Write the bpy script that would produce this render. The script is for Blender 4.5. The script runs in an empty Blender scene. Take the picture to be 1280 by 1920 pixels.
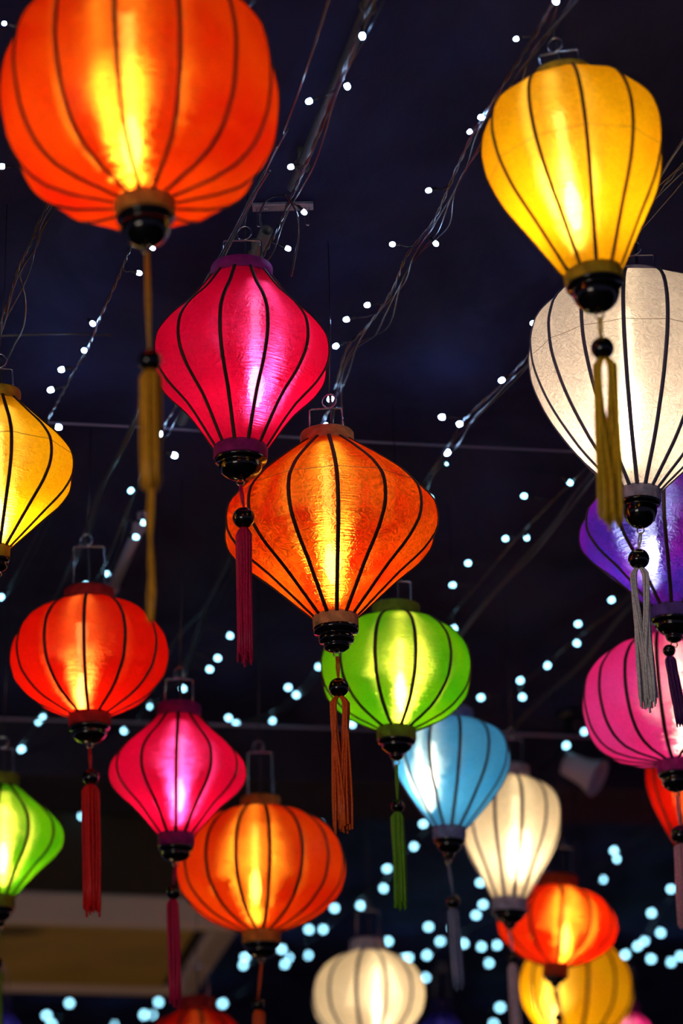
import bpy, bmesh, math, random
from mathutils import Vector, Matrix

rnd = random.Random(7)
scene = bpy.context.scene
COL = scene.collection

# ------------------------------------------------------------------ camera
FPX = 4400.0                       # focal length in pixels of a 1280x1920 frame
PITCH, ROLL = math.radians(21.0), math.radians(-1.7)
CAM = Vector((0, 0, 1.55))
FWD = Vector((0, math.cos(PITCH), math.sin(PITCH)))
R0 = Vector((1, 0, 0))
U0 = R0.cross(FWD)
RIGHT = (math.cos(ROLL) * R0 + math.sin(ROLL) * U0).normalized()
UP = RIGHT.cross(FWD).normalized()
cam_data = bpy.data.cameras.new('camera')
cam_data.sensor_fit = 'VERTICAL'
cam_data.sensor_height = 36.0
cam_data.sensor_width = 24.0
cam_data.lens = FPX / 1920.0 * 36.0
cam_data.dof.use_dof = True
cam_data.dof.focus_distance = 3.75
cam_data.dof.aperture_fstop = 2.9
cam_data.clip_end = 200
cam = bpy.data.objects.new('camera', cam_data)
COL.objects.link(cam)
m3 = Matrix((RIGHT, UP, -FWD)).transposed()
cam.matrix_world = Matrix.Translation(CAM) @ m3.to_4x4()
scene.camera = cam

# ------------------------------------------------------------------ world, exposure
world = bpy.data.worlds.new('night')
scene.world = world
world.use_nodes = True
bg = world.node_tree.nodes['Background']
bg.inputs['Color'].default_value = (0.55, 0.50, 1.0, 1)
bg.inputs['Strength'].default_value = 0.20
# added warm light to brighten tassels and rims, placed left where bead glints point
key = bpy.data.lights.new('front_fill_light', 'AREA')
key.shape = 'RECTANGLE'; key.size = 2.4; key.size_y = 1.2; key.energy = 70; key.color = (1.0, .84, .66)
key_o = bpy.data.objects.new('front_fill_light', key); COL.objects.link(key_o)
key_o.location = (-3.2, -2.5, 1.2)
key_o.rotation_euler = (Vector((0, 4.5, 2.7)) - key_o.location).to_track_quat('-Z', 'Y').to_euler()
# added unseen warm light that brightens the underside of the brown ceiling unit
unit_fill = bpy.data.lights.new('unit_fill_light', 'POINT')
unit_fill.energy = 12.0; unit_fill.color = (1.0, .66, .30); unit_fill.shadow_soft_size = .2
unit_fill_o = bpy.data.objects.new('unit_fill_light', unit_fill); COL.objects.link(unit_fill_o); unit_fill_o.location = (-1.3, 7.6, .35)
vs = scene.view_settings
scene.display_settings.display_device = 'sRGB'
vs.view_transform = 'Standard'
vs.look = 'None'
vs.gamma = 1.0
vs.use_curve_mapping = False
vs.exposure = 0.0
cy = scene.cycles
cy.use_denoising = True
cy.use_adaptive_sampling = False
cy.max_bounces = 8
cy.diffuse_bounces = 4
cy.glossy_bounces = 3
cy.transmission_bounces = 6
cy.transparent_max_bounces = 8
cy.caustics_reflective = False
cy.caustics_refractive = False
cy.sample_clamp_indirect = 4.0
cy.sample_clamp_direct = 0.0

# ------------------------------------------------------------------ placing helpers
def ray(x, y):
    return FWD + RIGHT * ((x - 640) / FPX) - UP * ((y - 960) / FPX)
def at_depth(x, y, d):
    return CAM + ray(x, y) * d
def at_height(x, y, z):            # point of the line of sight on the level plane z
    r = ray(x, y)
    return CAM + r * ((z - CAM.z) / r.z)
def at_front(x, y, wy):            # point of the line of sight on the upright plane Y = wy
    r = ray(x, y)
    return CAM + r * ((wy - CAM.y) / r.y)

CEIL = CAM.z + 1.86
CABLE = CAM.z + 1.76

# ------------------------------------------------------------------ object helpers
def link(name, mesh, mat=None, parent=None, smooth=True):
    if mat is not None:
        mesh.materials.append(mat)
    if smooth:
        mesh.polygons.foreach_set('use_smooth', [True] * len(mesh.polygons))
    o = bpy.data.objects.new(name, mesh)
    COL.objects.link(o)
    if parent is not None:
        o.parent = parent
    return o
def from_data(name, verts, faces, mat=None, parent=None, smooth=True):
    me = bpy.data.meshes.new(name)
    me.from_pydata([tuple(v) for v in verts], [], faces)
    me.update()
    return link(name, me, mat, parent, smooth)
def thing(name, label, cat, mat=None, group=None):
    o = bpy.data.objects.new(name, None)
    o.empty_display_size = 0.05
    COL.objects.link(o)
    if mat is not None:
        o.matrix_world = mat
    o['label'] = label
    o['category'] = cat
    if group:
        o['group'] = group
    return o
def tag(o, label, cat, group=None):
    o['label'] = label
    o['category'] = cat
    if group:
        o['group'] = group
    return o

class Geo:
    def __init__(self):
        self.v, self.f = [], []
    def tube(self, pts, r, n=6, cap=True):
        pts = [Vector(p) for p in pts]
        k = len(pts)
        rs = r if isinstance(r, (list, tuple)) else [r] * k
        t0 = (pts[1] - pts[0]).normalized()
        ref = Vector((0, 0, 1)) if abs(t0.z) < .9 else Vector((1, 0, 0))
        nrm = t0.cross(ref).normalized()
        base = len(self.v)
        for i, p in enumerate(pts):
            a = pts[max(i - 1, 0)]; b = pts[min(i + 1, k - 1)]
            t = (b - a)
            t = t.normalized() if t.length > 1e-9 else t0
            nrm = (nrm - t * nrm.dot(t))
            nrm = nrm.normalized() if nrm.length > 1e-6 else t.orthogonal().normalized()
            bn = t.cross(nrm)
            for j in range(n):
                a_ = 2 * math.pi * j / n
                self.v.append(p + (nrm * math.cos(a_) + bn * math.sin(a_)) * rs[i])
        for i in range(k - 1):
            for j in range(n):
                a = base + i * n + j; b = base + i * n + (j + 1) % n
                self.f.append((a, b, b + n, a + n))
        if cap:
            self.f.append(tuple(base + j for j in range(n))[::-1])
            self.f.append(tuple(base + (k - 1) * n + j for j in range(n)))
        return self
    def lathe(self, prof, n=28, org=(0, 0, 0)):
        org = Vector(org)
        base = len(self.v)
        for r, z in prof:
            for j in range(n):
                a = 2 * math.pi * j / n
                self.v.append(org + Vector((r * math.cos(a), r * math.sin(a), z)))
        for i in range(len(prof) - 1):
            for j in range(n):
                a = base + i * n + j; b = base + i * n + (j + 1) % n
                self.f.append((a, b, b + n, a + n))
        self.f.append(tuple(base + j for j in range(n))[::-1])
        self.f.append(tuple(base + (len(prof) - 1) * n + j for j in range(n)))
        return self
    def torus(self, c, R, r, ax=Vector((0, 1, 0)), n=20, m=6):
        c = Vector(c); ax = Vector(ax).normalized(); u = ax.orthogonal().normalized(); w = ax.cross(u)
        base = len(self.v)
        for i in range(n):
            a = 2 * math.pi * i / n
            d = u * math.cos(a) + w * math.sin(a)
            for j in range(m):
                b = 2 * math.pi * j / m
                self.v.append(c + d * (R + r * math.cos(b)) + ax * (r * math.sin(b)))
        for i in range(n):
            for j in range(m):
                self.f.append((base + i * m + j, base + ((i + 1) % n) * m + j,
                               base + ((i + 1) % n) * m + (j + 1) % m, base + i * m + (j + 1) % m))
        return self
    def box(self, c, hx, hy, hz, rot=None):
        c = Vector(c); base = len(self.v)
        for sx in (-1, 1):
            for sy in (-1, 1):
                for sz in (-1, 1):
                    p = Vector((sx * hx, sy * hy, sz * hz))
                    if rot is not None:
                        p = rot @ p
                    self.v.append(c + p)
        for q in ((0, 1, 3, 2), (4, 6, 7, 5), (0, 4, 5, 1), (2, 3, 7, 6), (0, 2, 6, 4), (1, 5, 7, 3)):
            self.f.append(tuple(base + i for i in q))
        return self
    def build(self, name, mat, parent=None, smooth=True):
        return from_data(name, self.v, self.f, mat, parent, smooth)

def bevel(o, w, seg=2):
    md = o.modifiers.new('bevel', 'BEVEL'); md.width = w; md.segments = seg; md.limit_method = 'ANGLE'
    return o
def spline(pts, per=6):
    pts = [Vector(p) for p in pts]
    if len(pts) < 3:
        return [pts[0].lerp(pts[-1], i / per) for i in range(per + 1)]
    out = []
    for i in range(len(pts) - 1):
        p0 = pts[max(i - 1, 0)]; p1 = pts[i]; p2 = pts[i + 1]; p3 = pts[min(i + 2, len(pts) - 1)]
        for k in range(per):
            t = k / per
            out.append(.5 * ((2 * p1) + (p2 - p0) * t + (2 * p0 - 5 * p1 + 4 * p2 - p3) * t * t
                             + (3 * p1 - p0 - 3 * p2 + p3) * t * t * t))
    out.append(pts[-1])
    return out
def interp(prof, t):               # monotone-ish smooth interpolation of (t, r) pairs
    n = len(prof)
    for i in range(n - 1):
        if t <= prof[i + 1][0] or i == n - 2:
            break
    def slope(k):
        if k <= 0:
            return (prof[1][1] - prof[0][1]) / (prof[1][0] - prof[0][0])
        if k >= n - 1:
            return (prof[-1][1] - prof[-2][1]) / (prof[-1][0] - prof[-2][0])
        a = (prof[k][1] - prof[k - 1][1]) / (prof[k][0] - prof[k - 1][0])
        b = (prof[k + 1][1] - prof[k][1]) / (prof[k + 1][0] - prof[k][0])
        return 0 if a * b <= 0 else 2 * a * b / (a + b)
    (t0, r0), (t1, r1) = prof[i], prof[i + 1]
    h = t1 - t0; s = (t - t0) / h
    return ((2 * s ** 3 - 3 * s * s + 1) * r0 + (s ** 3 - 2 * s * s + s) * h * slope(i)
            + (-2 * s ** 3 + 3 * s * s) * r1 + (s ** 3 - s * s) * h * slope(i + 1))

# ------------------------------------------------------------------ materials
def new_mat(name):
    m = bpy.data.materials.new(name); m.use_nodes = True
    nt = m.node_tree
    for n in list(nt.nodes):
        nt.nodes.remove(n)
    out = nt.nodes.new('ShaderNodeOutputMaterial')
    return m, nt, out
def c4(c):
    return (c[0], c[1], c[2], 1)
def plain(name, col, rough=.5, metal=0.0, spec=.5, noise=0.0, nscale=40, bump=0.0, stretch=(1, 1, 1)):
    m, nt, out = new_mat(name)
    b = nt.nodes.new('ShaderNodeBsdfPrincipled')
    b.inputs['Base Color'].default_value = c4(col)
    b.inputs['Roughness'].default_value = rough
    b.inputs['Metallic'].default_value = metal
    b.inputs['Specular IOR Level'].default_value = spec
    if noise or bump:
        tc = nt.nodes.new('ShaderNodeTexCoord'); mp = nt.nodes.new('ShaderNodeMapping')
        mp.inputs['Scale'].default_value = stretch
        nz = nt.nodes.new('ShaderNodeTexNoise'); nz.inputs['Scale'].default_value = nscale; nz.inputs['Detail'].default_value = 5
        nt.links.new(tc.outputs['Object'], mp.inputs[0]); nt.links.new(mp.outputs[0], nz.inputs['Vector'])
        if noise:
            mx = nt.nodes.new('ShaderNodeMix'); mx.data_type = 'RGBA'
            mx.inputs[6].default_value = c4([v * (1 - noise) for v in col]); mx.inputs[7].default_value = c4([min(1, v * (1 + noise)) for v in col])
            rp = nt.nodes.new('ShaderNodeMapRange'); rp.inputs[1].default_value = .3; rp.inputs[2].default_value = .7
            nt.links.new(nz.outputs[0], rp.inputs[0]); nt.links.new(rp.outputs[0], mx.inputs[0])
            nt.links.new(mx.outputs[2], b.inputs['Base Color'])
        if bump:
            bp = nt.nodes.new('ShaderNodeBump'); bp.inputs['Strength'].default_value = bump; bp.inputs['Distance'].default_value = .01
            nt.links.new(nz.outputs[0], bp.inputs['Height']); nt.links.new(bp.outputs[0], b.inputs['Normal'])
    nt.links.new(b.outputs[0], out.inputs[0])
    return m
def emit(name, col, strength):
    m, nt, out = new_mat(name)
    e = nt.nodes.new('ShaderNodeEmission')
    e.inputs[0].default_value = c4(col); e.inputs[1].default_value = strength
    nt.links.new(e.outputs[0], out.inputs[0])
    return m

def silk(name, trans, front, var, straight, refr=.15, vscale=8.0, relief=.55, thin=(.80, 1.10)):
    """Thin dyed silk: scatters light of its colour, and lets some of it (colour 'straight') through
    nearly straight on, spread mostly up and down by the fine crosswise weave."""
    m, nt, out = new_mat(name)
    N, L = nt.nodes.new, nt.links.new
    tc = N('ShaderNodeTexCoord')
    # blotchy dye
    nz = N('ShaderNodeTexNoise'); nz.inputs['Scale'].default_value = vscale; nz.inputs['Detail'].default_value = 5; nz.inputs['Distortion'].default_value = .8
    L(tc.outputs['Object'], nz.inputs['Vector'])
    mr = N('ShaderNodeMapRange'); mr.inputs[1].default_value = .38; mr.inputs[2].default_value = .62
    L(nz.outputs[0], mr.inputs[0])
    dye = N('ShaderNodeMix'); dye.data_type = 'RGBA'
    dye.inputs[6].default_value = c4(trans)
    dye.inputs[7].default_value = c4(var)
    L(mr.outputs[0], dye.inputs[0])
    # brocade / crinkle relief
    wv = N('ShaderNodeTexNoise'); wv.inputs['Scale'].default_value = 70; wv.inputs['Detail'].default_value = 2; wv.inputs['Distortion'].default_value = 2.6
    L(tc.outputs['Object'], wv.inputs['Vector'])
    mp = N('ShaderNodeMapping'); mp.inputs['Scale'].default_value = (22, 22, 700)
    L(tc.outputs['Object'], mp.inputs[0])
    ws = N('ShaderNodeTexNoise'); ws.inputs['Scale'].default_value = 1.0; ws.inputs['Detail'].default_value = 2
    L(mp.outputs[0], ws.inputs['Vector'])
    b1 = N('ShaderNodeBump'); b1.inputs['Strength'].default_value = relief; b1.inputs['Distance'].default_value = .004
    L(wv.outputs[0], b1.inputs['Height'])
    b2 = N('ShaderNodeBump'); b2.inputs['Strength'].default_value = 1.0; b2.inputs['Distance'].default_value = .010
    b3 = N('ShaderNodeBump'); b3.inputs['Strength'].default_value = relief * .45; b3.inputs['Distance'].default_value = .004
    L(wv.outputs[0], b3.inputs['Height'])
    L(ws.outputs[0], b2.inputs['Height']); L(b3.outputs[0], b2.inputs['Normal'])
    # the relief is also thicker and thinner cloth
    th = N('ShaderNodeMapRange'); th.inputs[1].default_value = .3; th.inputs[2].default_value = .7
    th.inputs[3].default_value = thin[0]; th.inputs[4].default_value = thin[1]
    L(wv.outputs[0], th.inputs[0])
    sc = N('ShaderNodeVectorMath'); sc.operation = 'SCALE'
    L(dye.outputs[2], sc.inputs[0]); L(th.outputs[0], sc.inputs['Scale'])
    tr = N('ShaderNodeBsdfTranslucent'); L(sc.outputs[0], tr.inputs['Color']); L(b1.outputs[0], tr.inputs['Normal'])
    df = N('ShaderNodeBsdfDiffuse'); df.inputs['Color'].default_value = c4(front); L(b1.outputs[0], df.inputs['Normal'])
    gl = N('ShaderNodeBsdfGlossy'); gl.inputs['Roughness'].default_value = .35; gl.inputs['Color'].default_value = (.6, .6, .6, 1); L(b1.outputs[0], gl.inputs['Normal'])
    rf = N('ShaderNodeBsdfRefraction'); rf.inputs['IOR'].default_value = 1.7; rf.inputs['Roughness'].default_value = .36
    rf.inputs['Color'].default_value = c4(straight); L(b2.outputs[0], rf.inputs['Normal'])
    rd = N('ShaderNodeBsdfRefraction'); rd.inputs['IOR'].default_value = 1.08; rd.inputs['Roughness'].default_value = .30
    rd.inputs['Color'].default_value = c4([v ** .6 for v in straight]); L(b1.outputs[0], rd.inputs['Normal'])
    m1 = N('ShaderNodeMixShader'); m1.inputs[0].default_value = .26
    L(tr.outputs[0], m1.inputs[1]); L(df.outputs[0], m1.inputs[2])
    m2 = N('ShaderNodeMixShader'); m2.inputs[0].default_value = refr
    L(m1.outputs[0], m2.inputs[1]); L(rf.outputs[0], m2.inputs[2])
    m3_ = N('ShaderNodeMixShader'); m3_.inputs[0].default_value = .012
    L(m2.outputs[0], m3_.inputs[1]); L(gl.outputs[0], m3_.inputs[2])
    m4 = N('ShaderNodeMixShader'); m4.inputs[0].default_value = .05
    L(m3_.outputs[0], m4.inputs[1]); L(rd.outputs[0], m4.inputs[2])
    L(m4.outputs[0], out.inputs[0])
    return m

SILK = {
    'orange': silk('orange_silk', (.70, .048, .001), (.48, .05, .004), (.60, .012, .001), (.95, .34, .02)),
    'amber': silk('amber_silk', (.76, .088, .002), (.50, .08, .01), (.64, .011, .001), (.95, .42, .03), vscale=11, relief=1.0, thin=(.45, 1.3)),
    'yellow': silk('yellow_silk', (.95, .50, .004), (.70, .40, .01), (.92, .41, .003), (.95, .66, .10)),
    'pink': silk('crimson_pink_silk', (.54, .002, .042), (.36, .008, .09), (.46, .001, .026), (.95, .06, .45), relief=.7),
    'rose': silk('rose_pink_silk', (.88, .045, .44), (.60, .06, .34), (.90, .018, .28), (.95, .55, .60)),
    'white': silk('white_silk', (.90, .80, .74), (.72, .70, .76), (.88, .77, .70), (.95, .86, .68), relief=.8, thin=(.74, 1.1), refr=.10),
    'cream': silk('cream_silk', (.93, .80, .58), (.74, .68, .60), (.91, .76, .52), (.95, .85, .60)),
    'green': silk('green_silk', (.11, .37, .002), (.10, .28, .01), (.03, .28, .002), (.80, .85, .10)),
    'red': silk('red_silk', (.68, .006, .001), (.40, .01, .005), (.60, .003, .001), (.95, .20, .03)),
    'redorange': silk('red_orange_silk', (.76, .024, .001), (.5, .03, .005), (.70, .008, .001), (.95, .35, .02)),
    'blue': silk('sky_blue_silk', (.06, .36, .76), (.10, .36, .72), (.03, .30, .72), (.70, .90, .85)),
    'purple': silk('purple_silk', (.050, .012, .23), (.04, .03, .26), (.26, .004, .28), (.55, .55, .95), relief=1.0, thin=(.5, 1.2), refr=.07),  # magenta second tone paints in pink light reflected from other lanterns
    'navy': silk('deep_blue_silk', (.03, .03, .5), (.02, .02, .3), (.03, .03, .4), (.1, .1, .6)),
}
RIM = {k: plain(k + '_rim_cloth', c, .75, 0, .3, .35, 60, .3) for k, c in {
    'orange': (.62, .24, .03), 'amber': (.72, .34, .13), 'yellow': (.55, .34, .01), 'pink': (.24, .005, .14), 'rose': (.36, .02, .22),
    'white': (.42, .40, .52), 'cream': (.42, .40, .50), 'green': (.13, .20, .01), 'red': (.30, .008, .008), 'redorange': (.35, .05, .01),
    'blue': (.16, .22, .42), 'purple': (.09, .05, .28), 'navy': (.02, .02, .15)}.items()}
THREAD = {k: plain(k + '_tassel_thread', c, .45, 0, .4, .3, 300, 0) for k, c in {
    'orange': (.90, .38, .02), 'amber': (.95, .13, .015), 'yellow': (.85, .50, .02), 'pink': (.58, .008, .08), 'rose': (.75, .35, .42),
    'white': (.85, .80, .76), 'cream': (.72, .55, .60), 'green': (.14, .40, .015), 'red': (.85, .012, .01), 'redorange': (.6, .05, .01),
    'blue': (.20, .25, .40), 'purple': (.07, .01, .13), 'navy': (.02, .02, .15)}.items()}
RIB = plain('dark_rib_tape', (.035, .018, .014), .6, 0, .3)
RIB_GREY = plain('grey_rib_tape', (.10, .10, .17), .6, 0, .3)
LACQUER = plain('black_lacquer', (.003, .003, .003), .10, 0, .45)
BRASS = plain('brass', (.75, .6, .38), .25, 1.0)
STEEL = plain('steel_wire', (.65, .65, .72), .22, 1.0)
CABLE_MAT = plain('black_cable', (.022, .023, .042), .25, 0, .9)
SOCKET_MAT = plain('black_socket', (.012, .012, .018), .35, 0, .6)
LAMP_SOCKET = plain('white_lamp_socket', (.8, .76, .7), .5)
SEAM = plain('seam_thread', (.25, .18, .1), .7)

# ------------------------------------------------------------------ lanterns
SHAPES = {
    'globe':   [(0, 0), (.05, .42), (.12, .63), (.22, .81), (.36, .955), (.52, 1), (.66, .965), (.80, .84), (.91, .64), (.97, .45), (1, 0)],
    'flat_globe': [(0, 0), (.035, .50), (.08, .70), (.17, .86), (.32, .965), (.50, 1), (.66, .965), (.80, .84), (.91, .64), (.97, .45), (1, 0)],
    'diamond': [(0, 0), (.22, .60), (.36, .875), (.46, .985), (.52, 1), (.59, .985), (.70, .86), (.86, .555), (1, 0)],
    'balloon': [(0, 0), (.20, .57), (.45, .885), (.60, .985), (.69, 1), (.80, .955), (.89, .83), (.955, .62), (1, 0)],
}
BULB_ME = {}
def lamp_bulb(strength, col):
    key = (strength, col)
    if key not in BULB_ME:
        BULB_ME[key] = emit('lamp_glow_%d' % len(BULB_ME), col, strength)
    return BULB_ME[key]
WARM = (1.0, .80, .55)

def tassel_geo(top, end, hw, loop, strands, seed):
    r_ = random.Random(seed); g = Geo()
    top, end = Vector(top), Vector(end)
    ax = end - top; ln = ax.length; ax.normalize()
    sx = Vector((1, 0, 0)); sx = (sx - ax * sx.dot(ax)).normalized(); sy = ax.cross(sx)
    for i in range(strands):
        if loop:                     # two hanks, arched over at the bead, closing together lower down
            sg = 1 if i % 2 else -1
            bx, by = r_.uniform(.38, 1.0), r_.uniform(-.55, .55)
            ex_, ey = r_.uniform(-.35, 1.05), r_.uniform(-.6, .6)
        else:
            a = r_.uniform(0, 2 * math.pi); q = math.sqrt(r_.uniform(.02, 1))
            sg = 1; bx, by = q * math.cos(a), q * math.sin(a) * .8
            ex_, ey = bx * r_.uniform(.8, 1.15), by
        l = ln * r_.uniform(.90, 1.0) * (1.03 if r_.random() < .1 else 1)
        tw = r_.uniform(-1, 1)
        pts = []
        for u in (0, .012, .03, .06, .12, .25, .4, .6, .8, 1):
            k = min(1, (u / .06) ** .5)
            m_ = max(0, min(1, (u - .15) / .6))
            fx = sg * (bx * (1 - m_) + ex_ * m_); fy = by * (1 - m_) + ey * m_
            w_ = hw * .07 * min(1, u * 3)
            pts.append(top + ax * (l * u) + sx * (fx * k * hw + w_ * math.sin(tw * 6 + u * 5)) + sy * (fy * k * hw + w_ * math.cos(tw * 9 + u * 4)))
        g.tube(pts, hw * .135, 4, True)
    return g

def lantern(name, label, shape, silk_k, D, top, bot, hw, rt, rb, n, phase, cap='dome', cap_y=None, hot=None,
            power=100, bead=None, tassel=None, tail=None, hook=None, loop=False, lean=0.0, seam=.0, rib=None, ring_h=26, prof=None,
            glow=WARM, thread=None, belly=None):
    s = D / FPX
    Pb = at_depth(bot[0], bot[1], D)
    Pt = at_front(top[0], top[1], Pb.y + lean)
    zax = (Pt - Pb); H = zax.length; zax.normalize()
    az = math.atan2(Pb.x, Pb.y)
    yax = Vector((math.sin(az), math.cos(az), 0)); yax = (yax - zax * yax.dot(zax)).normalized()
    xax = yax.cross(zax)
    M = Matrix((xax, yax, zax)).transposed().to_4x4(); M.translation = Pb
    Mi = M.inverted()
    root = thing(name, label, 'lantern', M, 'lit silk lanterns hanging from the ceiling')
    loc = lambda x, y: Mi @ at_front(x, y, Pb.y)
    R, Rt, Rb, hr = hw * s, rt * s, rb * s, ring_h * s
    P = [list(q) for q in (prof or SHAPES[shape])]
    P[0][1] = Rb * .97 / R; P[-1][1] = Rt * .97 / R
    P = [q for i, q in enumerate(P) if i in (0, len(P) - 1) or (q[1] > P[0][1] * 1.02 if q[0] < .5 else q[1] > P[-1][1] * 1.02)]
    z0, z1 = hr * .40, H - hr * .40
    rows, per = 36, 6
    ph = math.radians(phase)
    ang = lambda k: ph + 2 * math.pi * k / n
    V, F = [], []
    half = math.pi / n
    # inward pull of the cloth between the ribs
    for i in range(rows + 1):
        t = i / rows
        r = interp(P, t) * R; z = z0 + (z1 - z0) * t
        for k in range(n):
            for j in range(per):
                u = j / per
                fi = (u - .5) * 2 * half
                rr = r * math.cos(half) / math.cos(fi)
                rr *= 1 - .010 * math.sin(math.pi * u) * math.sin(math.pi * t)
                a = ang(k + u)
                V.append((rr * math.sin(a), -rr * math.cos(a), z))
    m = n * per
    for i in range(rows):
        for j in range(m):
            F.append((i * m + j, i * m + (j + 1) % m, (i + 1) * m + (j + 1) % m, (i + 1) * m + j))
    from_data('shade', V, F, SILK[silk_k], root)
    # ribs, one mesh shared
    g = Geo(); w = (rib or (2.6 + hw / 160)) * s
    k_ = 26; base = 0
    for i in range(k_ + 1):
        t = i / k_
        r = interp(P, t) * R; z = z0 + (z1 - z0) * t
        tn = Vector((interp(P, min(1, t + .01)) - interp(P, max(0, t - .01)), 0, 0)).x * R / (min(1, t + .01) - max(0, t - .01))
        nrm = Vector((0, -(z1 - z0), -tn)).normalized()
        for dx, dn in ((-w, -.0002), (-w * .7, .0016), (w * .7, .0016), (w, -.0002)):
            p = Vector((dx, -r, z)) + nrm * (dn + .0004)
            g.v.append(p)
    for i in range(k_):
        for j in range(4):
            g.f.append((i * 4 + j, i * 4 + (j + 1) % 4, i * 4 + 4 + (j + 1) % 4, i * 4 + 4 + j))
    rm = RIB_GREY if silk_k in ('white', 'cream', 'blue') else RIB
    ro = g.build('rib', rm, root)
    for k in range(n):
        o = ro if k == 0 else ro.copy()
        if k:
            COL.objects.link(o); o.parent = root
        o.rotation_euler = (0, 0, ang(k))
    # seam thread round the belly
    if seam:
        g = Geo(); r = interp(P, seam) * R; z = z0 + (z1 - z0) * seam
        pts = []
        for k in range(n):
            for u in (0, .25, .5, .75):
                rr = r * math.cos(half) / math.cos((u - .5) * 2 * half) * (1 - .010 * math.sin(math.pi * u)) + .0003
                a = ang(k + u); pts.append((rr * math.sin(a), -rr * math.cos(a), z))
        g.tube(pts + [pts[0]], .0005, 4, False).build('seam_thread', SEAM, root)
    # rims
    def rim(r, zc):
        h = hr * .5
        return Geo().lathe([(r * .80, zc - h * .9), (r * .97, zc - h), (r, zc - h * .8), (r, zc + h * .8), (r * .97, zc + h), (r * .80, zc + h * .9)], 32)
    rim(Rt, H).build('top_rim', RIM[silk_k], root)
    rim(Rb, 0).build('bottom_rim', RIM[silk_k], root)
    # lacquered foot
    low = loc(*(cap_y if cap_y else (bot[0], bot[1] + 55)))
    ch = max(-low.z, hr * 1.2)
    q = Rb
    if cap == 'dome':
        prof_c = [(q * .5, -hr * .30), (q * .96, -hr * .35), (q * .97, -hr * .60), (q * .93, -hr * .72), (q * .78, -hr * .80), (q * .80, -hr * .95)]
        for i in range(1, 7):
            a = math.pi / 2 * i / 7
            prof_c.append((q * .80 * math.cos(a) + .0005, -hr * .95 - (ch - hr * .95) * math.sin(a)))
        prof_c.append((q * .10, -ch))
    elif cap == 'tier':
        d = ch - hr * .35
        prof_c = [(q * .5, -hr * .3), (q * .98, -hr * .35)] + [(q * a, -hr * .35 - d * b) for a, b in
                  ((1.0, .12), (.96, .26), (.74, .30), (.70, .36), (.77, .44), (.78, .54), (.73, .64), (.55, .68), (.58, .76), (.54, .88), (.36, .97), (.10, 1))]
    else:
        d = ch - hr * .35
        prof_c = [(q * .5, -hr * .3), (q * .96, -hr * .35)] + [(q * a, -hr * .35 - d * b) for a, b in
                  ((.98, .10), (.92, .22), (.78, .25), (.80, .32), (.70, .48), (.50, .62), (.33, .70), (.36, .76), (.30, .90), (.10, 1))]
    Geo().lathe(prof_c, 30).build('foot_cap', LACQUER, root)
    th = THREAD[thread or silk_k]
    # tassel
    if bead:
        e0 = Vector((0, 0, -ch - .004))
        Geo().torus((0, 0, -ch - .004), .0055, .0011).build('eyelet', BRASS, root)
        bc = loc(bead[0], bead[1]); br = bead[2] * s
        g = Geo(); a, b = Vector((0, 0, -ch - .008)), bc + Vector((0, 0, br * .9))
        g.tube([a + Vector((.0012, 0, 0)), a.lerp(b, .5) + Vector((.002, .001, 0)), b], .0016, 5)
        g.tube([a + Vector((-.0012, 0, 0)), a.lerp(b, .5) + Vector((-.002, -.001, 0)), b], .0016, 5)
        g.build('tassel_cord', th, root)
        pr = []
        for i in range(13):
            t = -math.pi / 2 + math.pi * i / 12
            pr.append((max(br * .12, br * math.cos(t)), br * .96 * math.sin(t)))
        Geo().lathe(pr, 24, bc).build('bead', LACQUER, root)
        if tassel:
            ta = bc - Vector((0, 0, br * .85)); tb = loc(tassel[0], tassel[1]); thw = tassel[2] * s
            g = tassel_geo(ta, tb, thw, loop, 56, name + label)
            if tail:
                tl = loc(tail[0], tail[1])
                for i in range(4):
                    o1 = Vector((rnd.uniform(-1, 1), rnd.uniform(-1, 1), 0)) * thw * .22
                    pts = [tb.lerp(tl, u) + o1 + Vector((math.sin(u * 9 + i) * .002, 0, 0)) for u in (-.35, 0, .2, .4, .6, .8, 1)]
                    g.tube(pts, thw * .14, 4)
            g.build('tassel', th, root)
    # lamp inside
    hp = loc(*hot) if hot else Vector((0, 0, H * .36))
    power = round(power * .86)
    br = .0115; bh = .034
    pr = [(br * .45, -bh)] + [(br * math.sin(math.pi * (.12 + .76 * i / 8)), -bh + 2 * bh * i / 8) for i in range(9)]
    Geo().lathe(pr, 16, hp).build('lamp_bulb', lamp_bulb(power, glow), root)
    # added emissive tube for the bright column above the bulb, then the white socket
    tt = max(.03, (H - hr * .6 - hp.z - bh - .045))
    Geo().lathe([(.0060, 0), (.0075, .002), (.0075, tt), (.006, tt + .002)], 14, hp + Vector((0, 0, bh))).build('added_glow_tube', lamp_bulb(round(power * .20, 1), glow), root)
    Geo().lathe([(.009, 0), (.012, .002), (.012, .03), (.006, .036)], 14, hp + Vector((0, 0, bh + tt))).build('lamp_socket', LAMP_SOCKET, root)
    # bail, ring, cords
    g = Geo()
    if hook:
        hc = loc(hook[0], hook[1])
    else:
        hc = Vector((0, 0, H + 78 * s))
    rr = min(.012, 15 * s); wr = .0017
    bw = Rt * .62; zt = hc.z - rr - wr
    g.tube(spline([(-bw * 1.15, 0, H + hr * .3), (-bw, 0, H + hr * .9), (-bw, 0, H + hr * 1.1)], 3) + [Vector((-bw, 0, zt - .002)), Vector((-bw + .003, 0, zt)),
           Vector((hc.x, hc.y, zt + .0005)), Vector((bw - .003, 0, zt)), Vector((bw, 0, zt - .002))]
           + spline([(bw, 0, H + hr * 1.1), (bw, 0, H + hr * .9), (bw * 1.15, 0, H + hr * .3)], 3), wr, 6)
    g.build('wire_bail', STEEL, root)
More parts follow.
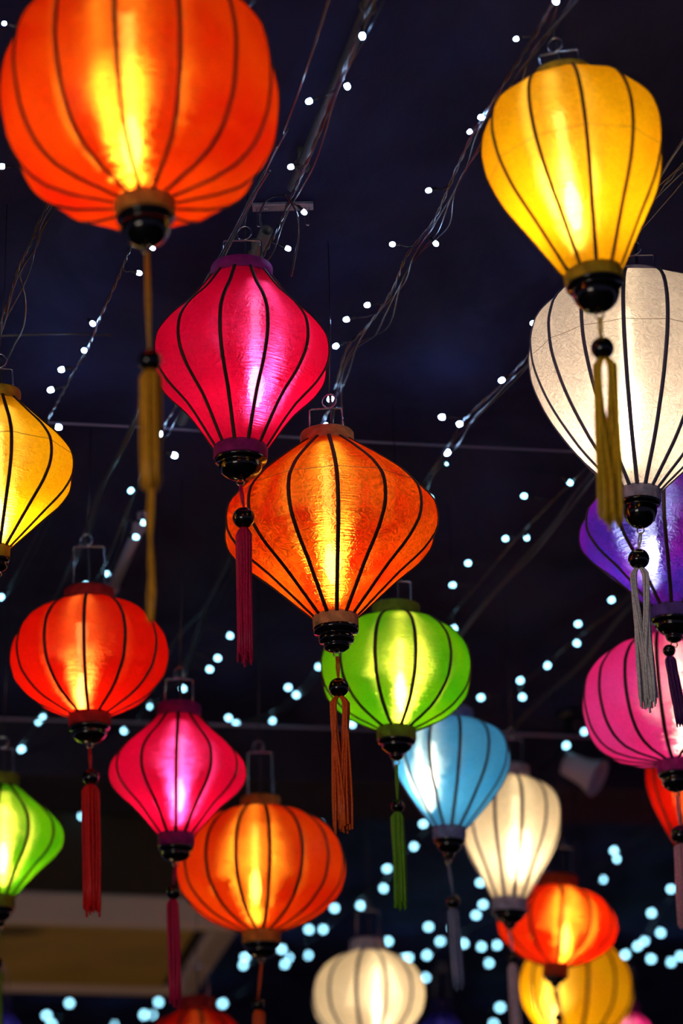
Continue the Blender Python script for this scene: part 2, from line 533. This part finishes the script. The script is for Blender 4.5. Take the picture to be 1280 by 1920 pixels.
    Geo().torus(hc, rr, .0013, (0.3, 1, 0)).build('hook_ring', STEEL, root)
    wtop = M @ (hc + Vector((0, 0, rr)))
    if True:
        up = Mi @ Vector((wtop.x + .006, wtop.y, CEIL + .004))
        a = hc + Vector((0, 0, rr))
        Geo().tube([a, a.lerp(up, .4) + Vector((.003, 0, 0)), up], .0010, 5).build('hanging_wire', CABLE_MAT, root)
    Geo().tube(spline([hc + Vector((.002, .004, rr)), Vector((hc.x * .6 + .004, .004, H + hr)), Vector((0, 0, H - hr)), hp + Vector((0, 0, bh + tt + .034))], 5), .0028, 6).build('lamp_cord', CABLE_MAT, root)
    return root

exec_lanterns = []
lantern('orange_lantern', 'largest lantern, a round orange globe at the top left with a long gold tassel', 'flat_globe', 'orange', 2.8,
        (254, -32), (272, 392), 265, 62, 57, 14, -10, 'dome', (270, 462), (247, 262), 125, (281, 676, 22), (284, 915, 20), (285, 1165), thread='orange', ring_h=36)
lantern('yellow_lantern', 'tilted yellow balloon shaped lantern in the upper right corner', 'balloon', 'yellow', 3.08,
        (1055, 152), (1113, 522), 175, 62, 56, 11, 8, 'dome', (1115, 586), (1075, 385), 88, (1129, 653, 22), (1146, 985, 21), hook=(1040, 84), loop=True, seam=.55)
lantern('pink_lantern', 'large crimson pink diamond shaped lantern with purple rims, below the largest orange globe', 'diamond', 'pink', 3.65,
        (453, 513), (451, 850), 170, 60, 51, 12, 17, 'dome', (452, 900), (478, 722), 98, (457, 971, 21), (460, 1246, 14), hook=(458, 437))
lantern('orange_lantern', 'orange diamond shaped brocade lantern in the middle with a looped orange tassel', 'diamond', 'amber', 3.75,
        (613, 825), (629, 1167), 205, 52, 43, 14, 4, 'tier', (628, 1222), (622, 1052), 125, (635, 1289, 19), (642, 1560, 17), hook=(617, 752), loop=True, seam=.66)
lantern('white_lantern', 'large white balloon shaped lantern partly behind the gold tassel of the yellow one', 'balloon', 'white', 3.78,
        (1190, 533), (1199, 930), 208, 62, 40, 16, -5, 'dome', (1193, 990), (1178, 800), 115, (1197, 1048, 20), (1217, 1328, 16), loop=True, seam=.62)
lantern('purple_lantern', 'purple diamond shaped lantern at the right edge below the large white one', 'diamond', 'purple', 4.1,
        (1255, 865), (1262, 1152), 175, 50, 44, 12, -3, 'cone', (1258, 1205), (1226, 1035), 85, (1254, 1220, 12), (1278, 1362, 11), glow=(.75, .85, 1.0))
lantern('pink_lantern', 'light pink round lantern at the right edge below the purple one', 'flat_globe', 'rose', 4.5,
        (1240, 1190), (1264, 1438), 162, 45, 33, 16, -5, 'dome', (1266, 1485), (1272, 1330), 95, (1276, 1565, 19), (1284, 1740, 14))
lantern('green_lantern', 'round green lantern just right of the middle with a short green tassel', 'globe', 'green', 4.4,
        (742, 1148), (743, 1377), 145, 46, 37, 12, 15, 'cone', (743, 1426), (751, 1292), 115, (745, 1511, 13), (752, 1706, 12), hook=(742, 1078))
lantern('red_lantern', 'round red lantern on the left with a red tassel', 'globe', 'red', 4.5,
        (167, 1119), (168, 1351), 149, 48, 40, 12, -4, 'dome', (170, 1394), (155, 1292), 105, (170, 1457, 16), (174, 1714, 16), hook=(162, 1013))
lantern('yellow_lantern', 'yellow diamond shaped lantern cut off by the left edge above the red one', 'diamond', 'yellow', 3.62,
        (-2, 746), (-4, 1036), 145, 42, 23, 11, 9, 'dome', (-4, 1072), (-2, 972), 80, (-24, 1130, 15), (-24, 1330, 10), seam=.6)
lantern('green_lantern', 'green diamond shaped lantern cut off by the left edge, lower corner', 'diamond', 'green', 5.0,
        (4, 1466), (0, 1692), 118, 33, 28, 12, 25, 'cone', (2, 1738), (4, 1605), 120, (-7, 1806, 12), (-7, 1990, 11))
lantern('pink_lantern', 'smaller crimson pink diamond shaped lantern right below the round red one', 'diamond', 'pink', 4.7,
        (335, 1335), (330, 1576), 129, 43, 34, 12, -1, 'dome', (327, 1616), (335, 1488), 110, (325, 1673, 14), (330, 1890, 13))
lantern('orange_lantern', 'round orange globe lantern at the lower left, overlapped by the smaller pink diamond', 'globe', 'orange', 5.05,
        (488, 1508), (490, 1757), 161, 38, 36, 16, 6, 'dome', (490, 1797), (480, 1658), 120, (484, 1883, 12), (484, 2040, 12), thread='amber', hook=(484, 1400))
lantern('blue_lantern', 'sky blue balloon shaped lantern behind the round green one', 'balloon', 'blue', 4.9,
        (848, 1342), (842, 1564), 112, 40, 31, 12, 9, 'cone', (845, 1612), (810, 1468), 88, (849, 1691, 13), (860, 1856, 10))
lantern('white_lantern', 'cream white balloon shaped lantern behind the sky blue one', 'balloon', 'cream', 5.5,
        (956, 1449), (955, 1698), 99, 37, 34, 12, 14, 'cone', (958, 1742), (966, 1605), 82, (961, 1796, 11), (970, 1990, 9))
lantern('red_orange_lantern', 'small red orange globe lantern at the lower right in front of a yellow one', 'globe', 'redorange', 6.1,
        (1048, 1655), (1041, 1820), 113, 36, 24, 12, 4, 'cone', (1043, 1852), (1058, 1756), 135, (1046, 1908, 8), (1046, 2030, 7))
lantern('yellow_lantern', 'blurred yellow round lantern cut off by the bottom edge at the lower right', 'globe', 'yellow', 6.7,
        (1082, 1752), (1078, 1965), 109, 36, 26, 12, 12, 'cone', (1078, 2000), (1046, 1898), 95, (1078, 2040, 8), (1078, 2150, 8))
lantern('white_lantern', 'blurred cream white globe lantern cut off by the bottom edge in the middle', 'globe', 'cream', 6.4,
        (690, 1775), (692, 1970), 109, 35, 30, 12, 18, 'cone', (692, 2005), (706, 1886), 85, (692, 2045, 9), (692, 2150, 8))
lantern('red_lantern', 'dim dark red lantern at the bottom edge below the smaller pink diamond', 'globe', 'red', 6.1,
        (368, 1884), (368, 2060), 96, 36, 26, 12, 8, 'cone', (368, 2095), None, 25, (368, 2130, 9), (368, 2230, 8))
lantern('magenta_lantern', 'blurred magenta lantern peeping out behind the yellow one at the bottom right', 'globe', 'rose', 8.2,
        (1178, 1892), (1178, 2040), 54, 20, 15, 12, 8, 'cone', (1178, 2060), None, 130, (1178, 2080, 7), (1178, 2150, 6))
lantern('red_lantern', 'red balloon shaped lantern behind the light pink one at the right edge', 'balloon', 'red', 5.3,
        (1296, 1375), (1294, 1606), 86, 34, 24, 10, 18, 'cone', (1294, 1645), (1296, 1500), 42, (1300, 1720, 10), (1302, 1880, 8))
lantern('blue_lantern', 'dark blue lantern in the bottom left corner, barely lit', 'globe', 'navy', 7.2,
        (0, 1890), (0, 2060), 52, 24, 18, 12, 8, 'cone', (0, 2090), None, 40, (0, 2110, 7), (0, 2180, 6))
lantern('blue_lantern', 'dark blue lantern at the bottom edge right of the cream globe, barely lit', 'globe', 'navy', 7.4,
        (828, 1888), (828, 2040), 46, 22, 18, 12, 8, 'cone', (828, 2066), None, 22, (828, 2090, 7), (828, 2150, 6))

# ------------------------------------------------------------------ fairy light strings
BULB = emit('cool_white_led', (.32, .76, 1.0), 7)
BULB_NEAR = emit('cool_white_led_near', (.36, .60, 1.0), 60)
def led_mesh():
    g = Geo()
    pr = [(.35, -1.0), (.8, -1.0), (.95, -.7), (1.0, 0), (.92, .5), (.65, .95), (.25, 1.15)]
    g.lathe(pr, 10)
    me = bpy.data.meshes.new('led'); me.from_pydata([tuple(v) for v in g.v], [], g.f); me.update()
    me.polygons.foreach_set('use_smooth', [True] * len(me.polygons))
    return me
LED = {}
def led(mat):
    if mat.name not in LED:
        me = led_mesh(); me.materials.append(mat); LED[mat.name] = me
    return LED[mat.name]
def socket_mesh():
    g = Geo(); g.lathe([(.5, -3.6), (.62, -3.5), (.62, -1.6), (.85, -1.4), (.85, -.85), (.4, -.8)], 8)
    me = bpy.data.meshes.new('socket'); me.from_pydata([tuple(v) for v in g.v], [], g.f); me.update()
    me.materials.append(SOCKET_MAT)
    me.polygons.foreach_set('use_smooth', [True] * len(me.polygons))
    return me
SOCK = socket_mesh()

def nearest(path, p):
    return min(path, key=lambda q: (q - p).length)
def fairy(label, px, bulbs, twist=True, loose=1, rad=.0017):
    pts3 = [at_height(x, y, CABLE + rnd.uniform(-.012, .012)) for x, y in px]
    root = thing('fairy_light_string', label, 'string lights', Matrix.Translation(pts3[0]), 'fairy light strings under the ceiling')
    rel = lambda p: p - pts3[0]
    path = spline(pts3, 10)
    dense = []
    for a, b in zip(path, path[1:]):
        kk = max(1, int((b - a).length / .012))
        dense += [a.lerp(b, i / kk) for i in range(kk)]
    dense.append(path[-1])
    far = (path[len(path) // 2] - CAM).length
    g = Geo()
    step = 1 if far < 5 else 2
    dd = dense[::step]
    side = Vector((1, 0, 0)); up = Vector((0, 0, 1))
    for k in range(2):
        p2 = []
        for i, p in enumerate(dd):
            a = i * (1.05 if step == 1 else 1.6) + math.pi * k
            p2.append(rel(p) + (side * math.cos(a) + up * math.sin(a)) * rad * 1.05)
        g.tube(p2, rad, 5)
    g.build('twisted_wire', CABLE_MAT, root)
    for k in range(loose):
        g = Geo(); ph = rnd.uniform(0, 6)
        am = rnd.uniform(.006, .014)
        p2 = [rel(p) + side * (math.sin(i * .23 + ph) * am + .006 * (k + 1)) + up * (math.cos(i * .19 + ph) * .008 - .006) for i, p in enumerate(path)]
        g.tube(p2, rad * .9, 5).build('loose_wire', CABLE_MAT, root)
    for b in bulbs:
        x, y = b[0], b[1]; k = b[2] if len(b) > 2 else 1.0
        z = CABLE - .015 + rnd.uniform(-.006, .006)
        p = at_height(x, y, z); d = (p - CAM).length
        r = (4.3 * d / FPX) * (1.12 if d < 5 else 1.05) * k
        r = min(r, .0115)
        q = nearest(path, p)
        ax = (p - q)
        if ax.length < r * 3.7:
            ax = Vector((rnd.uniform(-1, 1), rnd.uniform(-1, .4), -.5))
        ax.normalize()
        rot = ax.to_track_quat('Z', 'Y').to_matrix().to_4x4()
        o = bpy.data.objects.new('led_bulb', led(BULB_NEAR if d < 4.6 else BULB))
        COL.objects.link(o); o.parent = root
        o.matrix_local = Matrix.Translation(rel(p)) @ rot @ Matrix.Scale(r, 4)
        sk = bpy.data.objects.new('socket', SOCK)
        COL.objects.link(sk); sk.parent = o
        e = p - ax * r * 3.5
        if (e - q).length > .008:
            Geo().tube([rel(e), rel(e.lerp(q, .5)) + Vector((0, 0, -.004)), rel(q)], .0014, 4).build('bulb_lead', CABLE_MAT, root)
    return root

fairy('fairy light string from beside the tilted yellow lantern to the middle orange hook',
      [(1060, -40), (1012, 50), (955, 140), (890, 245), (850, 330), (812, 415), (763, 478), (735, 545), (690, 610), (650, 655), (625, 740), (596, 806), (520, 900), (440, 1020)],
      [(1042, 2), (967, 73, .7), (901, 220), (880, 247, .8), (803, 357), (735, 458), (817, 457), (688, 572), (649, 599), (629, 649), (619, 748), (610, 798, .8)], loose=3)
fairy('fairy light string running from the middle orange lantern down behind the round red one',
      [(440, 1020), (385, 1140), (335, 1265), (270, 1330), (185, 1480), (90, 1620)],
      [(431, 1192), (408, 1234), (393, 1255), (343, 1291), (281, 1325, .7), (233, 1370), (193, 1460), (198, 1505), (153, 1530)], loose=2)
fairy('fairy light string clipped along the dark pipe left of the top middle',
      [(715, -40), (668, 70), (622, 190), (575, 305), (545, 372), (512, 445), (478, 505), (400, 640), (318, 780), (286, 840), (245, 940), (205, 1040), (150, 1150)],
      [(679, 68), (651, 162), (579, 190), (545, 313), (570, 398), (540, 466), (299, 814), (327, 854), (245, 920), (269, 980), (255, 1007), (201, 1076), (160, 1096)], loose=1)
fairy('fairy light string hanging below the largest orange globe, left of its gold tassel',
      [(330, 290), (280, 390), (243, 468), (222, 520), (190, 590), (166, 650), (140, 695), (112, 745), (88, 790), (50, 880), (5, 980)],
      [(286, 465), (261, 512), (174, 607), (158, 657), (115, 693), (95, 731), (110, 801)], loose=0)
fairy('fairy light string partly hidden behind the largest orange globe in the top left corner',
      [(490, -60), (430, 20), (330, 120), (180, 250), (86, 390), (60, 450), (34, 505), (10, 580), (-30, 660)],
      [(437, 27), (3, 312), (8, 44, .5)], loose=2)
fairy('fairy light string from behind the large white lantern down to the middle orange one',
      [(1330, 250), (1200, 400), (1060, 575), (985, 672), (930, 730), (872, 785), (838, 838), (795, 905), (740, 1000)],
      [(999, 606), (940, 713), (861, 795), (828, 782), (838, 849), (837, 870, .5), (807, 934)], loose=2)
fairy('fairy light string passing behind the round green lantern towards the small pink diamond',
      [(740, 1000), (650, 1160), (590, 1258), (545, 1310), (490, 1345), (430, 1370), (360, 1480)],
      [(597, 1250), (540, 1289), (555, 1303), (510, 1351), (428, 1346), (442, 1356)], loose=2)
fairy('fairy light string between the large white lantern and the round green one',
      [(1230, 730), (1120, 855), (1040, 935), (960, 1018), (905, 1085), (840, 1160), (780, 1240)],
      [(1068, 905), (982, 930), (947, 1010), (987, 1008), (877, 1056), (848, 1097), (851, 1178)], loose=0)
fairy('fairy light string from below the purple lantern down to the sky blue one',
      [(1300, 1010), (1155, 1140), (1070, 1205), (990, 1275), (910, 1340), (800, 1440)],
      [(1146, 1125), (1083, 1170), (1081, 1206), (1026, 1248), (975, 1276), (979, 1307), (901, 1308)], loose=0)
fairy('fairy light string from the light pink lantern down behind the lower orange globe',
      [(1240, 1250), (1090, 1375), (1000, 1450), (880, 1510), (785, 1570), (722, 1650), (650, 1705), (575, 1765), (450, 1810)],
      [(1095, 1372), (1061, 1398), (992, 1468), (793, 1545), (776, 1587), (725, 1629), (719, 1666), (676, 1698), (627, 1703), (606, 1742),
       (579, 1743), (577, 1791), (528, 1780), (541, 1795), (533, 1808), (459, 1795), (456, 1810)], loose=0)
fairy('blurred fairy light string crowded with bulbs behind the tassel of the sky blue lantern',
      [(1300, 1500), (1150, 1605), (1020, 1680), (900, 1730), (840, 1765), (770, 1800), (690, 1850)],
      [(1151, 1595), (1156, 1611, .9), (1130, 1649, .9), (900, 1655), (905, 1696), (892, 1716), (803, 1738), (825, 1765), (848, 1740), (869, 1769),
       (902, 1775), (931, 1772), (916, 1806), (727, 1765), (765, 1796), (757, 1797), (800, 1791), (797, 1833)], loose=0)
fairy('blurred fairy light string in the bottom right corner right of the yellow lantern',
      [(1320, 1620), (1235, 1710), (1200, 1775), (1120, 1830), (940, 1890), (850, 1935)],
      [(1257, 1667), (1221, 1712), (1238, 1749), (1208, 1764), (1195, 1774), (1172, 1790), (1220, 1798), (1257, 1804), (1275, 1793), (937, 1889), (925, 1920)], loose=0)
fairy('short fairy light string beside the looped tassel of the middle orange lantern',
      [(720, 1290), (660, 1360), (620, 1440), (590, 1490), (570, 1600)],
      [(660, 1358), (622, 1445), (590, 1460), (600, 1545)], loose=0)
fairy('blurred fairy light string along the bottom left edge below the brown ceiling unit',
      [(470, 1850), (410, 1880), (290, 1896), (130, 1905), (20, 1930)],
      [(417, 1882), (297, 1879), (285, 1902), (270, 1903), (130, 1881), (87, 1904), (97, 1920), (213, 1922)], loose=0)
fairy('fairy light string at the left edge between the red and the left green lantern',
      [(150, 1200), (90, 1320), (45, 1390), (5, 1450), (-40, 1530)],
      [(80, 1345), (73, 1353), (40, 1405), (7, 1440)], loose=1)
fairy('fairy light string at the left edge below the cut off yellow lantern',
      [(90, 960), (40, 1060), (0, 1130), (-50, 1220)], [(2, 1120)], loose=1)

# ------------------------------------------------------------------ ceiling and its fittings
def ceiling_material():
    m, nt, out = new_mat('dark_painted_ceiling')
    N, L = nt.nodes.new, nt.links.new
    tc = N('ShaderNodeTexCoord'); mp = N('ShaderNodeMapping'); mp.inputs['Scale'].default_value = (1.6, .8, 1); mp.inputs['Rotation'].default_value = (0, 0, .5)
    L(tc.outputs['Object'], mp.inputs[0])
    n1 = N('ShaderNodeTexNoise'); n1.inputs['Scale'].default_value = 1.6; n1.inputs['Detail'].default_value = 7; n1.inputs['Distortion'].default_value = 1.2
    L(mp.outputs[0], n1.inputs['Vector'])
    cr = N('ShaderNodeValToRGB')
    cr.color_ramp.elements[0].position = .36; cr.color_ramp.elements[0].color = (.011, .013, .058, 1)
    cr.color_ramp.elements[1].position = .72; cr.color_ramp.elements[1].color = (.040, .048, .150, 1)
    L(n1.outputs[0], cr.inputs[0])
    b = N('ShaderNodeBsdfPrincipled'); b.inputs['Roughness'].default_value = .8; b.inputs['Specular IOR Level'].default_value = .15
    L(cr.outputs[0], b.inputs['Base Color'])
    n2 = N('ShaderNodeTexNoise'); n2.inputs['Scale'].default_value = 9; n2.inputs['Detail'].default_value = 6
    L(mp.outputs[0], n2.inputs['Vector'])
    bp = N('ShaderNodeBump'); bp.inputs['Strength'].default_value = .35; bp.inputs['Distance'].default_value = .02
    L(n2.outputs[0], bp.inputs['Height']); L(bp.outputs[0], b.inputs['Normal'])
    L(b.outputs[0], out.inputs[0])
    return m
CEILM = ceiling_material()
o = Geo().box((0, 18, CEIL + .05), 14, 22, .05).build('ceiling', CEILM, None, False); o['kind'] = 'structure'
o = Geo().box((0, 18, -.05), 14, 22, .05).build('floor', plain('dark_paving', (.20, .19, .20), .8, 0, .3, .4, 2, .3), None, False); o['kind'] = 'structure'
# downstand beam across the ceiling
pa, pb = at_height(0, 1352, CEIL), at_height(1280, 1388, CEIL)
d = (pb - pa); d.z = 0; d.normalize(); nrm = Vector((-d.y, d.x, 0))
rot = Matrix((d, nrm, Vector((0, 0, 1)))).transposed()
mid = (pa + pb) / 2
BEAM = plain('painted_beam', (.022, .021, .042), .7, 0, .2, .4, 3, .2)
o = Geo().box(mid + nrm * .22 - Vector((0, 0, .07)), 12, .22, .085, rot).build('trim_1', BEAM, None, False); bevel(o, .01); o['kind'] = 'structure'

PIPE = plain('grey_plastic_pipe', (.09, .09, .085), .4, 0, .5)
PALE = plain('pale_plastic_pipe', (.42, .38, .50), .45, 0, .5)
def pipe(name, label, a, b, r, mat, z=CEIL - .035, hollow=True):
    pa, pb = at_height(a[0], a[1], z), at_height(b[0], b[1], z)
    root = thing(name, label, 'pipe', Matrix.Translation(pa))
    ax = (pb - pa)
    Geo().tube([Vector((0, 0, 0)), ax * .5, ax], r, 16, False).build('tube', mat, root)
    md = root.children[0].modifiers.new('wall', 'SOLIDIFY'); md.thickness = .003; md.offset = -1
    for u in (.12, .88):
        c = ax * u
        Geo().torus(c, r + .0015, .003, ax, 20, 6).build('pipe_clip', mat, root)
        Geo().tube([c + Vector((0, 0, r)), c + Vector((0, 0, CEIL - z - .002))], .006, 8).build('clip_stem', mat, root)
    return root
pipe('pipe', 'dark grey pipe under the ceiling running from the top edge to the metal bracket', (712, -40), (548, 352), .0085, PIPE)
pipe('pipe', 'dark grey pipe with an open end just behind the top of the crimson pink lantern', (500, 432), (340, 790), .0105, PIPE)
pipe('pipe', 'pale lilac pipe under the ceiling between the gold tassel and the red lantern', (271, 968), (203, 1118), .0125, PALE)
pipe('pipe', 'pale lilac pipe end showing left of the tassel of the red lantern', (186, 1340), (126, 1498), .020, PALE)

# bracket by the pink lantern hook
c = at_height(530, 387, CEIL - .004)
GALV = plain('galvanised_plate', (.30, .30, .38), .4, .6, .5, .2, 80)
root = thing('ceiling_bracket', 'small galvanised metal bracket screwed to the ceiling above the crimson pink lantern', 'bracket', Matrix.Translation(c))
o = Geo().box((0, 0, 0), .050, .011, .003).build('plate', GALV, root, False); bevel(o, .001)
for sx in (-1, 1):
    g = Geo(); x = sx * .040
    g.tube(spline([(x - .003, 0, -.002), (x - .003, 0, -.030), (x, 0, -.036), (x + .003, 0, -.030), (x + .003, 0, -.002)], 4), .0012, 6)
    g.build('wire_loop', STEEL, root)
    Geo().lathe([(.002, 0), (.004, -.0005), (.004, -.002), (.002, -.003)], 10, (sx * .028, 0, -.003)).build('screw', STEEL, root)

# single cables and wires
def cable(name, label, pts, r=.002, z=CABLE, mat=CABLE_MAT, cat='cable', group=None):
    p = [at_height(x, y, z + (q[2] if len(q) > 2 else 0)) for q in pts for x, y in [q[:2]]]
    o = Geo().tube(spline(p, 8), r, 6).build(name, mat)
    return tag(o, label, cat, group)
STEELCAB = plain('grey_steel_cable', (.30, .28, .42), .4, .3)
cable('steel_cable', 'thin taut grey steel cable crossing the whole ceiling behind the middle orange lantern', [(-60, 786), (300, 803), (660, 827), (1060, 846), (1340, 862)], .0022, CEIL - .03, STEELCAB)
cable('steel_cable', 'thin grey cable crossing just above the lower orange globe towards the right edge', [(-60, 1346), (640, 1366), (1340, 1390)], .004, CEIL - .19, STEELCAB)
cable('black_cable', 'short thin dark cable lying level under the ceiling at the left edge', [(-40, 632), (60, 627), (150, 626), (212, 629)], .0022, CEIL - .02)
cable('black_cable', 'loose black cable loop dangling left of the gold tassel cord, near the left edge', [(34, 508), (47, 560), (44, 610), (22, 655), (2, 700), (-30, 760)], .002)
cable('black_cable', 'curved black cable with bare red end dangling right of the metal bracket', [(535, 364), (556, 400, -.02), (560, 440, -.05), (552, 485, -.08), (546, 518, -.10)], .0018)
cable('black_cable', 'black cable arching over the metal bracket', [(540, 366), (505, 372, .03), (487, 400, .02), (492, 430)], .0018)
cable('black_cable', 'slack black cable at the crimson pink hook, upper end second highest of three', [(520, 270), (478, 365), (440, 440), (412, 500), (360, 610)], .0019, group='slack cable bundle at the pink hook')
cable('black_cable', 'slack black cable at the crimson pink hook, upper end lowest of three', [(505, 320), (462, 390), (418, 470), (388, 520), (328, 640)], .0019, CABLE-0.030, group='slack cable bundle at the pink hook')
cable('black_cable', 'slack black cable at the crimson pink hook, upper end highest of three', [(540, 240), (468, 372), (446, 418), (432, 446), (410, 490), (380, 555)], .0019, CABLE+0.030, group='slack cable bundle at the pink hook')
cable('black_cable', 'pair of thin cables sloping down from the top edge left of the dark pipe', [(625, -30), (592, 75), (560, 170), (530, 250)], .0022)
cable('black_cable', 'thick black cable passing the hook of the red lantern', [(275, 745), (235, 830), (190, 915), (165, 1000), (110, 1110), (60, 1210)], .005)
cable('black_cable', 'thin black cable passing the hook of the red lantern', [(262, 760), (222, 850), (180, 930), (158, 1000), (90, 1150)], .003, CABLE-0.035)
cable('black_cable', 'black cable between the crimson pink tassel and the red lantern', [(440, 1030), (385, 1135), (345, 1180), (320, 1215), (280, 1290)], .003, CABLE+0.030)
cable('black_cable', 'right of two dusty cables between the large white and the round green lantern', [(1160, 830), (1085, 915), (1035, 985), (970, 1060), (900, 1140), (820, 1245)], .0035, CABLE, plain('dusty_cable', (.06, .055, .09), .5))
cable('black_cable', 'left of two dusty cables between the large white and the round green lantern', [(1150, 850), (1060, 965), (1000, 1040), (930, 1110), (850, 1210)], .0030, CABLE-0.040, plain('dusty_cable_two', (.06, .055, .09), .5))
cable('black_cable', 'dusty cable from below the purple lantern to the top of the cream white balloon', [(1260, 1060), (1170, 1150), (1090, 1245), (1000, 1325), (940, 1395)], .0045, CABLE+0.020, plain('dusty_cable_three', (.07, .065, .10), .5))
cable('black_cable', 'thick dark cable at the right edge beside the tilted yellow lantern', [(1330, 190), (1262, 290), (1228, 345), (1190, 400)], .0035)
cable('black_cable', 'thin dark cable at the right edge beside the tilted yellow lantern', [(1330, 240), (1275, 310), (1225, 355)], .002)

# brown ceiling unit, lower left
ZU = CAM.z + 1.42
A, B, C_ = at_height(452, 1742, ZU), at_height(-160, 1722, ZU), at_height(366, 1868, ZU)
ex = (B - A); ex.z = 0; ex.normalize()
L_ = (C_ - A).length
ey = (C_ - A).normalized()
UNIT = plain('brown_unit_panel', (.75, .48, .10), .55, 0, .3, .12, 3)
UNITR = plain('tan_unit_rim', (.75, .56, .44), .5, 0, .4)
DARK = plain('dark_unit_gap', (.03, .022, .012), .8)
root = thing('ceiling_unit', 'large brown boxy unit with a pale rim mounted under the ceiling, lower left', 'ceiling unit', Matrix.Translation(A))
def slab(name, mat, u0, u1, v0, v1, z0, z1, bev=.0):
    g = Geo()
    vv = []
    for z in (z0, z1):
        for u, v in ((u0, v0), (u1, v0), (u1, v1), (u0, v1)):
            vv.append(ex * u + ey * v + Vector((0, 0, z)))
    g.v = vv; g.f = [(0, 1, 2, 3), (7, 6, 5, 4), (0, 4, 5, 1), (1, 5, 6, 2), (2, 6, 7, 3), (3, 7, 4, 0)]
    o = g.build(name, mat, root, False)
    bm = bmesh.new(); bm.from_mesh(o.data); bmesh.ops.recalc_face_normals(bm, faces=bm.faces); bm.to_mesh(o.data); bm.free()
    if bev:
        bevel(o, bev, 4)
    return o
W_ = 1.35
top_h = CEIL - ZU
slab('housing', DARK, .02, W_ - .02, .02, L_ - .02, .03, top_h)
slab('rim', UNITR, 0, W_, 0, .05, -.005, .10, .02)
slab('rim', UNITR, 0, W_, L_ - .05, L_, -.005, .10, .02)
slab('rim', UNITR, 0, .09, .03, L_ - .03, -.005, .10, .02)
slab('rim', UNITR, W_ - .09, W_, .03, L_ - .03, -.005, .10, .02)
slab('panel', UNIT, .13, W_ - .13, .17, L_ - .06, .018, .04, .006)

# pale unlit spotlight under the beam, right
c = at_depth(1090, 1445, 6.6)
LAMPM = plain('pale_lamp_housing', (.75, .62, .70), .5, 0, .4)
SPK = .72
root = thing('spotlight', 'unlit pale spotlight on a dark arm beside the light pink lantern', 'spotlight', Matrix.Translation(c))
ax = Vector((.55, -.2, -.35)).normalized()
rotm = ax.to_track_quat('Z', 'Y').to_matrix()
g = Geo().lathe([(.020, -.075), (.045, -.07), (.050, -.02), (.055, .02), (.075, .07), (.078, .075), (.070, .072), (.045, .0)], 24)
g.v = [rotm @ v * SPK for v in g.v]; g.build('housing', LAMPM, root)
Geo().tube([rotm @ Vector((0, 0, -.06)), Vector((-.03, .05, .08)), Vector((-.02, .06, CEIL - c.z - .002))], .010, 8).build('arm', SOCKET_MAT, root)
Geo().lathe([(.03, 0), (.035, -.004), (.035, -.018), (.012, -.022)], 20, (-.02, .06, CEIL - c.z)).build('base_plate', SOCKET_MAT, root)
